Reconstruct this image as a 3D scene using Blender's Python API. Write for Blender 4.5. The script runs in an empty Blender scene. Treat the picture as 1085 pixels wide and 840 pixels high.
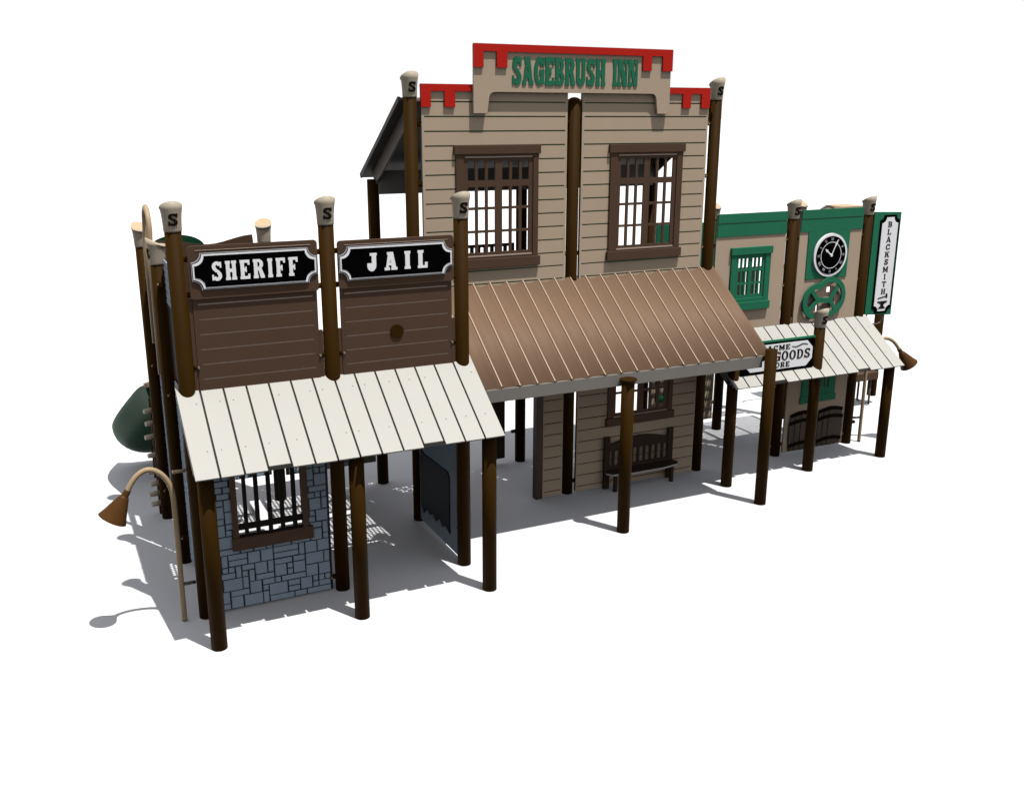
import bpy, bmesh, math, random
from mathutils import Vector, Matrix
random.seed(7)
SC = bpy.context.scene
COL = SC.collection
S = 1.067; R0 = 0.057
X = [0, S, 2*S, 3.719, 5.303, 6.385, 7.437]
YI = 1.067; YB = 2.134

# ------------------------------------------------------------------ materials
def mat(name, col, rough=.45, spec=.5, var=.06, scale=6, bump=.02, metal=0, coat=0, bscale=120):
    m = bpy.data.materials.new(name); m.use_nodes = True
    nt = m.node_tree; N = nt.nodes; L = nt.links; b = N['Principled BSDF']
    b.inputs['Roughness'].default_value = rough
    b.inputs['Specular IOR Level'].default_value = spec
    b.inputs['Metallic'].default_value = metal
    b.inputs['Coat Weight'].default_value = coat
    geo = N.new('ShaderNodeNewGeometry')
    nz = N.new('ShaderNodeTexNoise'); nz.inputs['Scale'].default_value = scale; nz.inputs['Detail'].default_value = 5
    L.new(geo.outputs['Position'], nz.inputs['Vector'])
    mx = N.new('ShaderNodeMix'); mx.data_type = 'RGBA'
    mx.inputs['A'].default_value = (*[c*(1-var) for c in col], 1)
    mx.inputs['B'].default_value = (*[min(1, c*(1+var)) for c in col], 1)
    L.new(nz.outputs['Fac'], mx.inputs['Factor'])
    L.new(mx.outputs['Result'], b.inputs['Base Color'])
    n2 = N.new('ShaderNodeTexNoise'); n2.inputs['Scale'].default_value = bscale; n2.inputs['Detail'].default_value = 3
    L.new(geo.outputs['Position'], n2.inputs['Vector'])
    bp = N.new('ShaderNodeBump'); bp.inputs['Strength'].default_value = bump*5; bp.inputs['Distance'].default_value = .002
    L.new(n2.outputs['Fac'], bp.inputs['Height']); L.new(bp.outputs['Normal'], b.inputs['Normal'])
    return m
M = {}
M['post'] = mat('brown_powder_coat', (.029, .0127, .0009), .6, .045, .12, 3, .015)
M['cap'] = mat('tan_cap_plastic', (.40, .345, .26), .5, .12)
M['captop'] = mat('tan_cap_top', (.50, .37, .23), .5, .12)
M['ink'] = mat('dark_emblem', (.010, .006, .004), .7, .05)
M['brown'] = mat('brown_board', (.080, .046, .028), .6, .12, .08, 5)
M['groove'] = mat('routed_light_core', (.38, .29, .23), .6, .3)
M['tan'] = mat('tan_board', (.48, .372, .268), .6, .12, .05, 4)
M['tanlit'] = mat('tan_lit_edge', (.62, .5, .4), .5, .12)  # lit copy of the tan board, brightness painted into its edges
M['dgreen'] = mat('green_core', (.035, .075, .03), .6, .3)
M['green'] = mat('green_board', (.017, .155, .080), .6, .12, .08, 5)
M['slide'] = mat('dark_green_plastic', (.008, .050, .022), .5, .08, .1, 3)
M['red'] = mat('red_board', (.50, .015, .008), .45, .12)
M['blue'] = mat('slate_blue_board', (.33, .41, .49), .65, .12, .14, 7)
M['black'] = mat('black_board', (.002, .002, .0025), .8, .0)
M['bars'] = mat('black_bars', (.008, .006, .005), .6, .05)
M['white'] = mat('white_board', (.92, .92, .93), .5, .4, .02)
M['silver'] = mat('pale_sign_edge', (.42, .43, .47), .45, .4, .04)
M['cream'] = mat('cream_roof_board', (.425, .413, .375), .65, .12, .03, 3)
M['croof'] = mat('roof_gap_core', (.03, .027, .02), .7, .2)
M['broof'] = mat('brown_roof_sheet', (.172, .106, .066), .6, .12, .09, 3)
M['seam'] = mat('roof_seam', (.37, .26, .175), .5, .4)
M['fascia'] = mat('grey_fascia', (.20, .185, .165), .55, .12)
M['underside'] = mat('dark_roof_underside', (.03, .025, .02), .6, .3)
M['pipe'] = mat('tan_steel_pipe', (.40, .29, .175), .35, .12)
M['horn'] = mat('brown_horn_plastic', (.075, .031, .007), .4, .12)
M['steel'] = mat('galvanised_clamp', (.035, .024, .016), .4, .5)
M['bolt'] = mat('bolt_head', (.16, .13, .10), .35, .5)
M['dark'] = mat('chalkboard', (.012, .014, .018), .6, .12)
M['darkwood'] = mat('dark_wood_board', (.075, .055, .042), .55, .12, .15, 8)
M['benchwood'] = mat('bench_wood_board', (.045, .031, .022), .65, .05, .12, 8)
M['hoop'] = mat('barrel_hoop', (.010, .006, .0035), .8, .02)
M['gear'] = mat('grey_gear_board', (.13, .105, .085), .5, .12)
M['seatedge'] = mat('seat_edge_highlight', (.42, .42, .42), .5, .4)  # bright highlight along the bench seat rim, painted as a pale colour
M['deck'] = mat('deck_coating', (.10, .075, .055), .6, .3)
M['bluestep'] = mat('tan_step', (.40, .33, .25), .5, .4)
def perforate(name, col, open_):                    # coated steel sheet punched with round holes
    m = mat(name, col, .6, .3); nt = m.node_tree; N = nt.nodes; L = nt.links
    b = N['Principled BSDF']; out = N['Material Output']
    geo = [n for n in N if n.type == 'NEW_GEOMETRY'][0]
    sep = N.new('ShaderNodeSeparateXYZ'); L.new(geo.outputs['Position'], sep.inputs[0])
    def cell(o):
        a = N.new('ShaderNodeMath'); a.operation = 'MULTIPLY'; a.inputs[1].default_value = 1/.036; L.new(o, a.inputs[0])
        f = N.new('ShaderNodeMath'); f.operation = 'FRACT'; L.new(a.outputs[0], f.inputs[0])
        s = N.new('ShaderNodeMath'); s.operation = 'SUBTRACT'; s.inputs[1].default_value = .5; L.new(f.outputs[0], s.inputs[0])
        p = N.new('ShaderNodeMath'); p.operation = 'MULTIPLY'; L.new(s.outputs[0], p.inputs[0]); L.new(s.outputs[0], p.inputs[1]); return p
    a = cell(sep.outputs[0]); c = cell(sep.outputs[1])
    ad = N.new('ShaderNodeMath'); L.new(a.outputs[0], ad.inputs[0]); L.new(c.outputs[0], ad.inputs[1])
    lt = N.new('ShaderNodeMath'); lt.operation = 'LESS_THAN'; lt.inputs[1].default_value = open_**2; L.new(ad.outputs[0], lt.inputs[0])
    tr = N.new('ShaderNodeBsdfTransparent'); mx = N.new('ShaderNodeMixShader')
    L.new(lt.outputs[0], mx.inputs[0]); L.new(b.outputs[0], mx.inputs[1]); L.new(tr.outputs[0], mx.inputs[2]); L.new(mx.outputs[0], out.inputs[0])
    return m
M['perf'] = perforate('punched_deck_sheet', (.09, .065, .05), .36)

# ------------------------------------------------------------------ mesh builder
class MB:
    def __init__(s): s.bm = bmesh.new(); s.mats = []
    def mi(s, m):
        if m not in s.mats: s.mats.append(m)
        return s.mats.index(m)
    def face(s, vs, m, smooth=False):
        try: f = s.bm.faces.new(vs)
        except ValueError: return
        f.material_index = s.mi(m); f.smooth = smooth; return f
    def box(s, x0, x1, y0, y1, z0, z1, m, T=None):
        c = [Vector(p) for p in ((x0,y0,z0),(x1,y0,z0),(x1,y1,z0),(x0,y1,z0),(x0,y0,z1),(x1,y0,z1),(x1,y1,z1),(x0,y1,z1))]
        if T: c = [T(p) for p in c]
        v = [s.bm.verts.new(p) for p in c]
        for q in ((0,3,2,1),(4,5,6,7),(0,1,5,4),(1,2,6,5),(2,3,7,6),(3,0,4,7)): s.face([v[i] for i in q], m)
    def poly(s, pts, a, b, m, T, m2=None):         # outline (u,v) extruded between depths a (front) and b
        n = len(pts)
        f = [s.bm.verts.new(T(Vector((u, a, v)))) for u, v in pts]; g = [s.bm.verts.new(T(Vector((u, b, v)))) for u, v in pts]
        s.face(f, m); s.face(g[::-1], m)
        for i in range(n): s.face([f[i], g[i], g[(i+1) % n], f[(i+1) % n]], m2 or m)
    def ring(s, p0, p1, r0, r1, m, n=24, cap=True, smooth=True, tilt0=None, tilt1=None, mtop=None):
        p0 = Vector(p0); p1 = Vector(p1); d = (p1-p0).normalized()
        u = d.orthogonal().normalized() if abs(d.z) < .99 else Vector((1,0,0)); w = d.cross(u)
        A = []; B = []
        for i in range(n):
            t = 2*math.pi*i/n; e = u*math.cos(t)+w*math.sin(t)
            a = p0+e*r0; b = p1+e*r1
            if tilt1: b.z += tilt1[0]*e.x*r1+tilt1[1]*e.y*r1
            A.append(s.bm.verts.new(a)); B.append(s.bm.verts.new(b))
        for i in range(n): s.face([A[i], A[(i+1)%n], B[(i+1)%n], B[i]], m, smooth)
        if cap: s.face(A[::-1], m); s.face(B, mtop or m)
    def tube(s, pts, r, m, n=14):
        pts = [Vector(p) for p in pts]; rings = []; prev = None
        for i, p in enumerate(pts):
            d = (pts[min(i+1, len(pts)-1)]-pts[max(i-1, 0)]).normalized()
            u = d.orthogonal().normalized() if prev is None else (prev-d*prev.dot(d)).normalized()
            prev = u; w = d.cross(u)
            rings.append([s.bm.verts.new(p+(u*math.cos(2*math.pi*k/n)+w*math.sin(2*math.pi*k/n))*r) for k in range(n)])
        for a, b in zip(rings, rings[1:]):
            for k in range(n): s.face([a[k], a[(k+1)%n], b[(k+1)%n], b[k]], m, True)
        s.face(rings[0][::-1], m); s.face(rings[-1], m)
    def build(s, name, parent=None, bevel=0):
        me = bpy.data.meshes.new(name); bmesh.ops.recalc_face_normals(s.bm, faces=s.bm.faces)
        s.bm.to_mesh(me); s.bm.free()
        for m in s.mats: me.materials.append(M[m])
        o = bpy.data.objects.new(name, me); COL.objects.link(o)
        if parent: o.parent = parent; o.matrix_parent_inverse = parent.matrix_world.inverted() if parent.type == 'EMPTY' else Matrix()
        if bevel:
            b = o.modifiers.new('bevel', 'BEVEL'); b.width = bevel; b.segments = 2; b.limit_method = 'ANGLE'
        return o
def ident(p): return p
def planeY(y, s=1):     # u->x, depth->y offset, v->z   (front face at smaller y)
    return lambda p: Vector((p.x, y+p.y, p.z))
def planeX(x, s=1):     # u->y ; depth -> x
    return lambda p: Vector((x+p.y*s, p.x, p.z))

def cells(dom, holes):
    """rectangles of dom (x0,x1,z0,z1) minus holes, merged along z-strips"""
    x0,x1,z0,z1 = dom
    H = [(max(a,x0),min(b,x1),max(c,z0),min(d,z1)) for a,b,c,d in holes]; H = [h for h in H if h[1]>h[0]+1e-6 and h[3]>h[2]+1e-6]
    zs = sorted({round(v,5) for v in [z0,z1]+[h[2] for h in H]+[h[3] for h in H]})
    rows = []
    for a, b in zip(zs, zs[1:]):
        m = (a+b)/2; cut = sorted((h[0],h[1]) for h in H if h[2]<m<h[3])
        runs = []; x = x0
        for c, d in cut:
            if c > x+1e-6: runs.append((x, c))
            x = max(x, d)
        if x < x1-1e-6: runs.append((x, x1))
        if rows and rows[-1][2] == runs: rows[-1] = (rows[-1][0], b, runs)
        else: rows.append((a, b, runs))
    return [(r[0], r[1], a, b) for a, b, runs in rows for r in runs]
def sheet(mb, dom, holes, a, b, m, T):
    for x0,x1,z0,z1 in cells(dom, holes): mb.box(x0,x1,a,b,z0,z1,m,T)

def thing(name, label, cat, loc, group=None):
    o = bpy.data.objects.new(name, None); COL.objects.link(o); o.location = loc; o.empty_display_size = .2
    bpy.context.view_layer.update()
    o['label'] = label; o['category'] = cat
    if group: o['group'] = group
    return o
def tag(o, label, cat, group=None):
    o['label'] = label; o['category'] = cat
    if group: o['group'] = group
    return o

# ------------------------------------------------------------------ slab lettering
def glyph(ch, w, s, h, k):
    """shapes of one slab letter in a box w x 1; s stem, h slab thickness, k slab overhang"""
    r = lambda a,b,c,d: ('r',a,b,c,d)
    p = lambda *q: ('p', q)
    a = lambda cx,cy,rx,ry,t0,t1: ('a',cx,cy,rx,ry,s*.95,h*1.25,t0,t1)
    L = [r(k,0,k+s,1)]; Rt = [r(w-k-s,0,w-k,1)]
    sl = lambda x0,x1,top: r(x0, 1-h if top else 0, x1, 1 if top else h)
    e = 2*k+s
    tick = .27
    if ch == 'I': return e, [r(k,0,k+s,1), sl(0,e,1), sl(0,e,0)]
    if ch == 'H': return w, L+Rt+[sl(0,e,1),sl(0,e,0),sl(w-e,w,1),sl(w-e,w,0), r(k,.5-h/2,w-k,.5+h/2)]
    if ch == 'E': return w*.9, L+[sl(0,w*.9,1),sl(0,w*.9,0),r(w*.9-s*.55,1-tick,w*.9,1),r(w*.9-s*.55,0,w*.9,tick),r(k,.5-h/2,w*.62,.5+h/2),r(w*.62-s*.4,.36,w*.62,.64)]
    if ch == 'F': return w*.88, L+[sl(0,w*.88,1),sl(0,e*1.1,0),r(w*.88-s*.55,1-tick,w*.88,1),r(k,.48-h/2,w*.62,.48+h/2),r(w*.62-s*.4,.33,w*.62,.63)]
    if ch == 'L': return w*.85, L+[sl(0,e,1),sl(0,w*.85,0),r(w*.85-s*.6,0,w*.85,tick+.05)]
    if ch == 'T': return w, [r(w/2-s/2,0,w/2+s/2,1),sl(0,w,1),sl(w/2-e/2,w/2+e/2,0),r(0,1-tick,s*.55,1),r(w-s*.55,1-tick,w,1)]
    if ch == 'N': return w*1.05, [r(k,0,k+s*.6,1),r(w*1.05-k-s*.6,0,w*1.05-k,1),p((k,1),(k+s*1.1,1),(w*1.05-k,0),(w*1.05-k-s*1.1,0)),sl(0,k+s,1),sl(0,e,0),sl(w*1.05-e,w*1.05,1)]
    if ch == 'M': 
        W = w*1.25; return W, [r(k,0,k+s*.7,1),r(W-k-s,0,W-k,1),p((k,1),(k+s,1),(W/2+s/2,.15),(W/2-s/2,.15)),p((W-k-s,1),(W-k,1),(W/2+s/2,.15),(W/2-s/2,.15)),sl(0,e,0),sl(W-e,W,0),sl(0,e*.9,1),sl(W-e*.9,W,1)]
    if ch == 'A': return w*1.08, [p((w*.54-s*.55,1),(w*.54+s*.3,1),(k+s*.62,0),(k*1.2,0)),p((w*.54-s*.3,1),(w*.54+s*.55,1),(w*1.08-k,0),(w*1.08-k-s*1.1,0)),r(w*.27,.26,w*.8,.26+h),sl(0,e*.9,0),sl(w*1.08-e,w*1.08,0),sl(w*.54-s*.9,w*.54+s*.55,1)]
    if ch == 'K': return w*1.05, L+[sl(0,e,1),sl(0,e,0),p((k+s,.30),(k+s,.52),(w*.72,1),(w*.98,1)),p((w*.42,.55),(w*.62,.72),(w,0),(w*.74,0)),sl(w*.6,w*1.03,1),sl(w*.62,w*1.05,0)]
    if ch == 'U': return w, [r(k,.3,k+s,1),r(w-k-s,.3,w-k,1),sl(0,e,1),sl(w-e,w,1),('a',w/2,.32,w/2-k,.32,s,h*1.3,180,360)]
    if ch == 'J': return w*.8, [r(w*.8-k-s,.3,w*.8-k,1),sl(w*.8-e-k,w*.8,1),('a',(w*.8-k)/2,.3,(w*.8-k)/2,.3,s,h*1.3,180,360),r(0,.26,s*1.05,.44)]
    if ch == 'O': return w, [('a',w/2,.5,w/2,.5,s,h*1.1,0,360)]
    if ch == 'D': return w, L+[sl(0,w*.5,1),sl(0,w*.5,0),('a',w*.45,.5,w*.53,.5,s,h,-90,90)]
    if ch == 'B': return w*.95, L+[sl(0,w*.55,1),sl(0,w*.55,0),r(k,.5-h/2,w*.55,.5+h/2),('a',w*.5,.735,w*.38,.265,s*.95,h,-90,90),('a',w*.5,.26,w*.45,.26,s*.95,h,-90,90)]
    if ch == 'R': return w*1.02, L+[sl(0,w*.55,1),sl(0,e,0),r(k,.5-h/2,w*.55,.5+h/2),('a',w*.5,.735,w*.42,.265,s,h,-90,90),p((w*.45,.5),(w*.45+s,.5),(w*.98,h),(w*.98-s,0)),sl(w*.68,w*1.02,0)]
    if ch == 'P': return w, L+[sl(0,w*.5,1),sl(0,e,0),r(k,.45-h/2,w*.55,.45+h/2),('a',w*.5,.715,w*.45,.285,s,h,-90,90)]
    if ch == 'Y': return w, [r(w/2-s/2,0,w/2+s/2,.5),p((k,1),(k+s,1),(w/2+s/2,.4),(w/2-s/2,.4)),p((w-k-s,1),(w-k,1),(w/2+s/2,.4),(w/2-s/2,.4)),sl(0,e,1),sl(w-e,w,1),sl(w/2-e/2,w/2+e/2,0)]
    if ch == 'C': return w*.95, [('a',w/2,.5,w/2,.5,s,h*1.1,42,318),r(w*.95-s*.55,.64,w*.95,.98),r(w*.95-s*.5,.1,w*.95,.3)]
    if ch == 'G': return w, [('a',w/2,.5,w/2,.5,s,h*1.1,42,318),r(w-s*.55,.66,w,.98),r(w-s*1.05,.05,w-s*.1,.45),r(w*.5,.40,w,.40+h*.9)]
    if ch == 'S': return w*.9, [('a',w*.45,.74,w*.43,.26,s,h*1.15,20,268),('a',w*.45,.26,w*.43,.26,s,h*1.15,-160,88),p((w*.06,.66),(w*.3,.46),(w*.84,.34),(w*.6,.56)),r(w*.88-s*.5,.68,w*.88,.98),r(.0,.02,s*.5,.32)]
    return w*.5, []
def inside(sh, x, y):
    t = sh[0]
    if t == 'r': return sh[1] <= x <= sh[3] and sh[2] <= y <= sh[4]
    if t == 'p':
        c = False; q = sh[1]; n = len(q)
        for i in range(n):
            (x1,y1),(x2,y2) = q[i], q[(i+1)%n]
            if (y1 > y) != (y2 > y) and x < (x2-x1)*(y-y1)/(y2-y1)+x1: c = not c
        return c
    _,cx,cy,rx,ry,tx,ty,a0,a1 = sh
    u = (x-cx)/rx; v = (y-cy)/ry
    if u*u+v*v > 1: return False
    ix = max(rx-tx,1e-4); iy = max(ry-ty,1e-4)
    if ((x-cx)/ix)**2+((y-cy)/iy)**2 < 1: return False
    g = math.degrees(math.atan2(v, u))
    return any(a0 <= g+o <= a1 for o in (-360,0,360))
def glyph_rects(ch, w, s, h, k, res=30):
    W, shp = glyph(ch, w, s, h, k); nx = max(6, int(W*res*1.3)); out = []
    for j in range(res):
        y = (j+.5)/res; run = None
        for i in range(nx+1):
            on = i < nx and any(inside(q, W*(i+.5)/nx, y) for q in shp)
            if on and run is None: run = i
            if not on and run is not None:
                rc = [W*run/nx, W*i/nx, j/res, (j+1)/res]; run = None
                m = [q for q in out if abs(q[3]-rc[2]) < 1e-6 and abs(q[0]-rc[0]) < 1e-6 and abs(q[1]-rc[1]) < 1e-6]
                if m: m[0][3] = rc[3]
                else: out.append(rc)
    return W, out
def word(mb, text, x0, x1, z0, z1, a, b, m, T, w=.7, s=.2, h=.13, k=.05, gap=.12, space=.45, res=30):
    gl = []; tot = 0
    for c in text:
        if c == ' ': gl.append((tot, [])); tot += space; continue
        W, rc = glyph_rects(c, w, s, h, k, res); gl.append((tot, rc)); tot += W+gap
    tot -= gap; f = (x1-x0)/tot; H = z1-z0
    for o, rc in gl:
        for q in rc: mb.box(x0+(o+q[0])*f, x0+(o+q[1])*f, a, b, z0+q[2]*H, z0+q[3]*H, m, T)

# ------------------------------------------------------------------ parts
def cap_mesh(parent, x, y, z, ang, big=1.0, letter=True):
    """flared cap, slanted top high on its outer side (ang = direction of the outer side)"""
    mb = MB(); dx, dy = math.cos(ang), math.sin(ang); n = 32
    prof = [(0,.0600),(.012,.0615),(.07,.0635),(.12,.068),(.155,.0735)]
    rings = []
    for zz, r in prof:
        rings.append([mb.bm.verts.new((x+r*math.cos(2*math.pi*i/n), y+r*math.sin(2*math.pi*i/n), z+zz*big)) for i in range(n)])
    r = .078; top = []
    for i in range(n):
        e = (math.cos(2*math.pi*i/n), math.sin(2*math.pi*i/n))
        top.append(mb.bm.verts.new((x+r*e[0], y+r*e[1], z+(.168+.044*(e[0]*dx+e[1]*dy))*big)))
    for i in range(n):
        pass
    rings.append(top)
    for a, b in zip(rings, rings[1:]):
        for i in range(n): mb.face([a[i], a[(i+1)%n], b[(i+1)%n], b[i]], 'cap', True)
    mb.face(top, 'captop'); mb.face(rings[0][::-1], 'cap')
    if letter:
        W, rc = glyph_rects('S', .85, .27, .15, .05, 24)
        hh = .082; r1 = .0632; r2 = .0725
        for q in rc:
            us = [(v-W/2)*hh for v in q[:2]]
            T = lambda p: Vector((x+(p.y)*math.cos(ang+p.x/.066), y+(p.y)*math.sin(ang+p.x/.066), p.z))
            z0 = z+.045+q[2]*hh; z1 = z+.045+q[3]*hh
            mb.box(us[0], us[1], .06, .0705+(q[2]*.006), z0, z1, 'ink', T)
    return mb.build('cap', parent)
def post(parent, x, y, z0, z1, cap=None, name='post', domed=False, lamps=()):
    mb = MB(); mb.ring((x,y,z0),(x,y,z1),R0,R0,'post',32)
    if domed:
        for i in range(4):
            t0 = i*math.pi/8; t1 = (i+1)*math.pi/8
            mb.ring((x,y,z1+R0*.6*math.sin(t0)),(x,y,z1+R0*.6*math.sin(t1)),R0*math.cos(t0),max(R0*math.cos(t1),.001),'post',32,cap=False)
    o = mb.build(name, parent)
    if cap is not None: cap_mesh(o, x, y, z1-.004, cap)
    for (zz, dx, dy) in lamps: clamp(o, x, y, zz, dx, dy)
    return o
def clamp(parent, x, y, z, dx, dy):
    """collar lug that bolts a panel to a post, with one bolt head"""
    mb = MB(); a = math.atan2(dy, dx)
    mb.ring((x+dx*R0,y+dy*R0,z),(x+dx*(R0+.05),y+dy*(R0+.05),z),.021,.019,'post',12)
    px, py = x+dx*(R0+.035), y+dy*(R0+.035)
    mb.ring((px-dy*.0, py, z),(px+abs(dy)*-.03, py-abs(dx)*.03, z),.009,.009,'bolt',10)
    return mb.build('clamp', parent)

def board_groove_panel(parent, name, x0, x1, z0, z1, grooves, T, front, core, gap=.009, margin=.02, holes=(), th=.022, gl=None):
    mb = MB()
    gs = []
    for g in grooves:
        gs.append((x0+margin, x1-margin, g-gap/2, g+gap/2))
    sheet(mb, (x0,x1,z0,z1), list(holes)+gs, -.012, -.003, front, T)
    sheet(mb, (x0+.001,x1-.001,z0+.001,z1-.001), list(holes), -.003, th, core, T)
    return mb.build(name, parent)
def stone_panel(parent, name, x0, x1, z0, z1, T, holes=(), seed=1, u=.050):
    rnd = random.Random(seed); nx = max(1, round((x1-x0-.03)/u)); nz = round((z1-z0)/u)
    ux = (x1-x0-.03)/nx; uz = (z1-z0)/nz; occ = set(); mb = MB()
    mb_cells = []
    for j in range(nz):
        for i in range(nx):
            if (i,j) in occ: continue
            sizes = [(3,1),(2,1),(2,2),(1,1),(3,1),(2,1),(4,1),(2,2),(1,2),(3,2)]; rnd.shuffle(sizes)
            for a, b in sizes+[(1,1)]:
                cs = [(i+p,j+q) for p in range(a) for q in range(b)]
                if all(c not in occ and c[0] < nx and c[1] < nz for c in cs): break
            occ.update(cs); mb_cells.append((i,j,a,b))
    g = .0042
    for i,j,a,b in mb_cells:
        r = (x0+.015+i*ux+g*rnd.uniform(.6,1.4), x0+.015+(i+a)*ux-g*rnd.uniform(.6,1.4), z0+j*uz+g*rnd.uniform(.6,1.3), z0+(j+b)*uz-g*rnd.uniform(.6,1.3))
        for c in cells(r, holes):
            if c[1]-c[0] < .004 or c[3]-c[2] < .004: continue
            k = .004
            # chamfered stone face
            A = [Vector((c[0],0,c[2])),Vector((c[1],0,c[2])),Vector((c[1],0,c[3])),Vector((c[0],0,c[3]))]
            B = [Vector((c[0]+k,-.008,c[2]+k)),Vector((c[1]-k,-.008,c[2]+k)),Vector((c[1]-k,-.008,c[3]-k)),Vector((c[0]+k,-.008,c[3]-k))]
            if c[1]-c[0] < 3*k or c[3]-c[2] < 3*k: B = [v+Vector((0,-.008,0)) for v in A]
            va = [mb.bm.verts.new(T(v)) for v in A]; vb = [mb.bm.verts.new(T(v)) for v in B]
            mb.face(vb, 'blue')
            for q in range(4): mb.face([va[q], va[(q+1)%4], vb[(q+1)%4], vb[q]], 'blue')
    sheet(mb, (x0,x1,z0,z1), holes, 0, .02, 'dark', T)
    return mb.build(name, parent)

def framed_window(parent, T, ox0, ox1, oz0, oz1, fx0, fx1, fz0, fz1, m, sash_m, cols, rows, mid=None, lintel=.03, sill=.03, mun=.016, depth=-.03, lip=None):
    """outer trim o.., opening f.. ; cols/rows = pane rectangles edges lists"""
    mb = MB()
    jl = ox0+lintel*.6; jr = ox1-lintel*.6
    mb.box(ox0, ox1, depth-.012, -.012, oz1-.075, oz1, m, T)
    mb.box(ox0, ox1, depth-.016, -.012, oz0, oz0+.085, m, T)
    mb.box(jl, fx0, depth, -.012, oz0+.085, oz1-.075, m, T); mb.box(fx1, jr, depth, -.012, oz0+.085, oz1-.075, m, T)
    if fz1 < oz1-.076: mb.box(fx0, fx1, depth, -.012, fz1, oz1-.075, m, T)
    if fz0 > oz0+.086: mb.box(fx0, fx1, depth, -.012, oz0+.085, fz0, m, T)
    o = mb.build('window_frame', parent, bevel=.003)
    mb = MB(); panes = [(a,b,c,d) for a,b in cols for c,d in rows]
    sheet(mb, (fx0+.0005,fx1-.0005,fz0+.0005,fz1-.0005), panes, depth+.010, depth+.028, sash_m, T)
    if lip:
        mb.box(fx0+.01, fx1-.01, depth-.002, depth+.010, fz1-.014, fz1-.002, lip, T)
        mb.box(fx0+.01, fx1-.01, depth-.002, depth+.010, fz0+.002, fz0+.014, lip, T)
    mb.build('window_sash', o)
    return o

def cream_roof(parent, x0, x1, yb, zb, yf, zf, n, short, joint=None):
    d = Vector((0, yf-yb, zf-zb)); L = d.length; d.normalize(); nrm = Vector((0, -d.z, d.y)) if True else None
    nrm = Vector((0, d.z, -d.y)); 
    if nrm.z < 0: nrm = -nrm
    T = lambda p: Vector((p.x, yb, zb))+d*p.y+nrm*p.z
    mb = MB(); w = (x1-x0)/n
    for i in range(n):
        a = x0+i*w; l = L-(.035 if i in short else random.uniform(0,.004))
        mb.box(a+(0.0075 if i else 0), a+w-(0.0075 if i < n-1 else 0), 0, l, 0, .014, 'cream', T)
        for yy in (.10, .33):
            if random.random() < .75:
                cx = a+w*random.choice((.3,.5,.72)); mb.ring(T(Vector((cx, L*yy*2.2, .014))), T(Vector((cx, L*yy*2.2, .0165))), .0045,.004,'steel',8)
    mb.box(x0+.001, x1-.001, .001, L-.04, -.006, 0, 'croof', T); mb.box(x0+.001, x1-.001, .001, L-.04, -.0118, -.006, 'cream', T)
    o = mb.build('roof', parent)
    mb = MB()
    mb.box(x0+.02, x1-.02, L-.09, L-.065, -.085, -.012, 'fascia', T)          # eave beam under the boards
    mb.build('eave_beam', o)
    for xx in (x0+.004, x1-.024): mb = MB(); mb.box(xx, xx+.02, .02, L-.095, -.075, -.012, 'fascia', T); mb.build('rake_board', o)
    return o

# ------------------------------------------------------------------ SETTING
mb = MB(); g = 400
v = [mb.bm.verts.new(p) for p in ((-g,-g,0),(g,-g,0),(g,g,0),(-g,g,0))]
M['ground'] = mat('white_floor', (.67,.67,.675), .95, .1, .004, .4, 0)
mb.face(v, 'ground'); fl = mb.build('ground'); fl['kind'] = 'structure'; fl['label'] = 'seamless white floor'

# ------------------------------------------------------------------ SHERIFF AND JAIL BUILDING
B1 = thing('playhouse_building', 'brown boarded sheriff and jail front with slate blue stone wall and cream awning', 'building', (S,0,0), 'joined western town playhouses')
F = -math.pi/2
for i in range(3):
    lm = []
    for zz in (2.72, 2.47, 1.95):
        if i < 2: lm.append((zz, 1, 0))
        if i > 0: lm.append((zz, -1, 0))
    lm += [(.12, 1 if i == 0 else -1, 0), (1.2, 1 if i == 0 else -1, 0)] if i < 2 else [(.3,0,1),(1.4,0,1)]
    post(B1, X[i], 0, 0, 2.917, F, lamps=lm)
    post(B1, X[i], -.519, 0, 1.36, lamps=())
post(B1, 0, YI, 0, 2.55, math.pi, lamps=((.25,0,-1),(1.5,0,-1),(2.4,0,-1)))
post(B1, 0, YB, 0, 2.56, math.pi*.62, lamps=((.3,0,-1),(1.5,0,-1)))
post(B1, S, YB, 0, 2.545, math.pi*.38, lamps=((.42,1,0),(.42,-1,0)))
# upper front panels
for (a, b, zt, lab) in ((.075, .985, 2.812, 's'), (1.135, 2.055, 2.795, 'j')):
    mb = MB(); T = planeY(0)
    gr = [1.86+.108*i for i in range(6)]
    body = (a+.012, b-.012, 1.76, 2.50)
    gs = [(a+.045, b-.045, q-.005, q+.005) for q in gr if q < 2.46]
    sheet(mb, body, gs, -.0175, -.0145, 'brown', T)
    mb.box(body[0]+.001, body[1]-.001, -.0145, .004, body[2]+.001, body[3]-.001, 'groove', T)
    o = mb.build('front_panel', B1)
    mb = MB()   # rounded header board behind the sign
    rr = .025; pts = []
    for cx, cz, t0 in ((b-rr, 2.44+rr, -90),(b-rr, zt-rr, 0),(a+rr, zt-rr, 90),(a+rr, 2.44+rr, 180)):
        for q in range(5): t = math.radians(t0+q*22.5); pts.append((cx+rr*math.cos(t), cz+rr*math.sin(t)))
    mb.poly(pts, -.040, -.0225, 'brown', T)
    mb.box(a+.05, b-.05, -.0435, -.040, zt-.034, zt-.030, 'groove', T)
    mb.build('header_board', B1, bevel=.003)
    for u0, zt_ in ((a-.018, 2.44 if lab == 's' else 2.14), (b-.0115, 2.14)): mb = MB(); mb.box(u0, u0+.0295, -.012, .008, 1.76, zt_, 'brown', T); mb.build('edge_strip', B1, bevel=.003)
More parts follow.
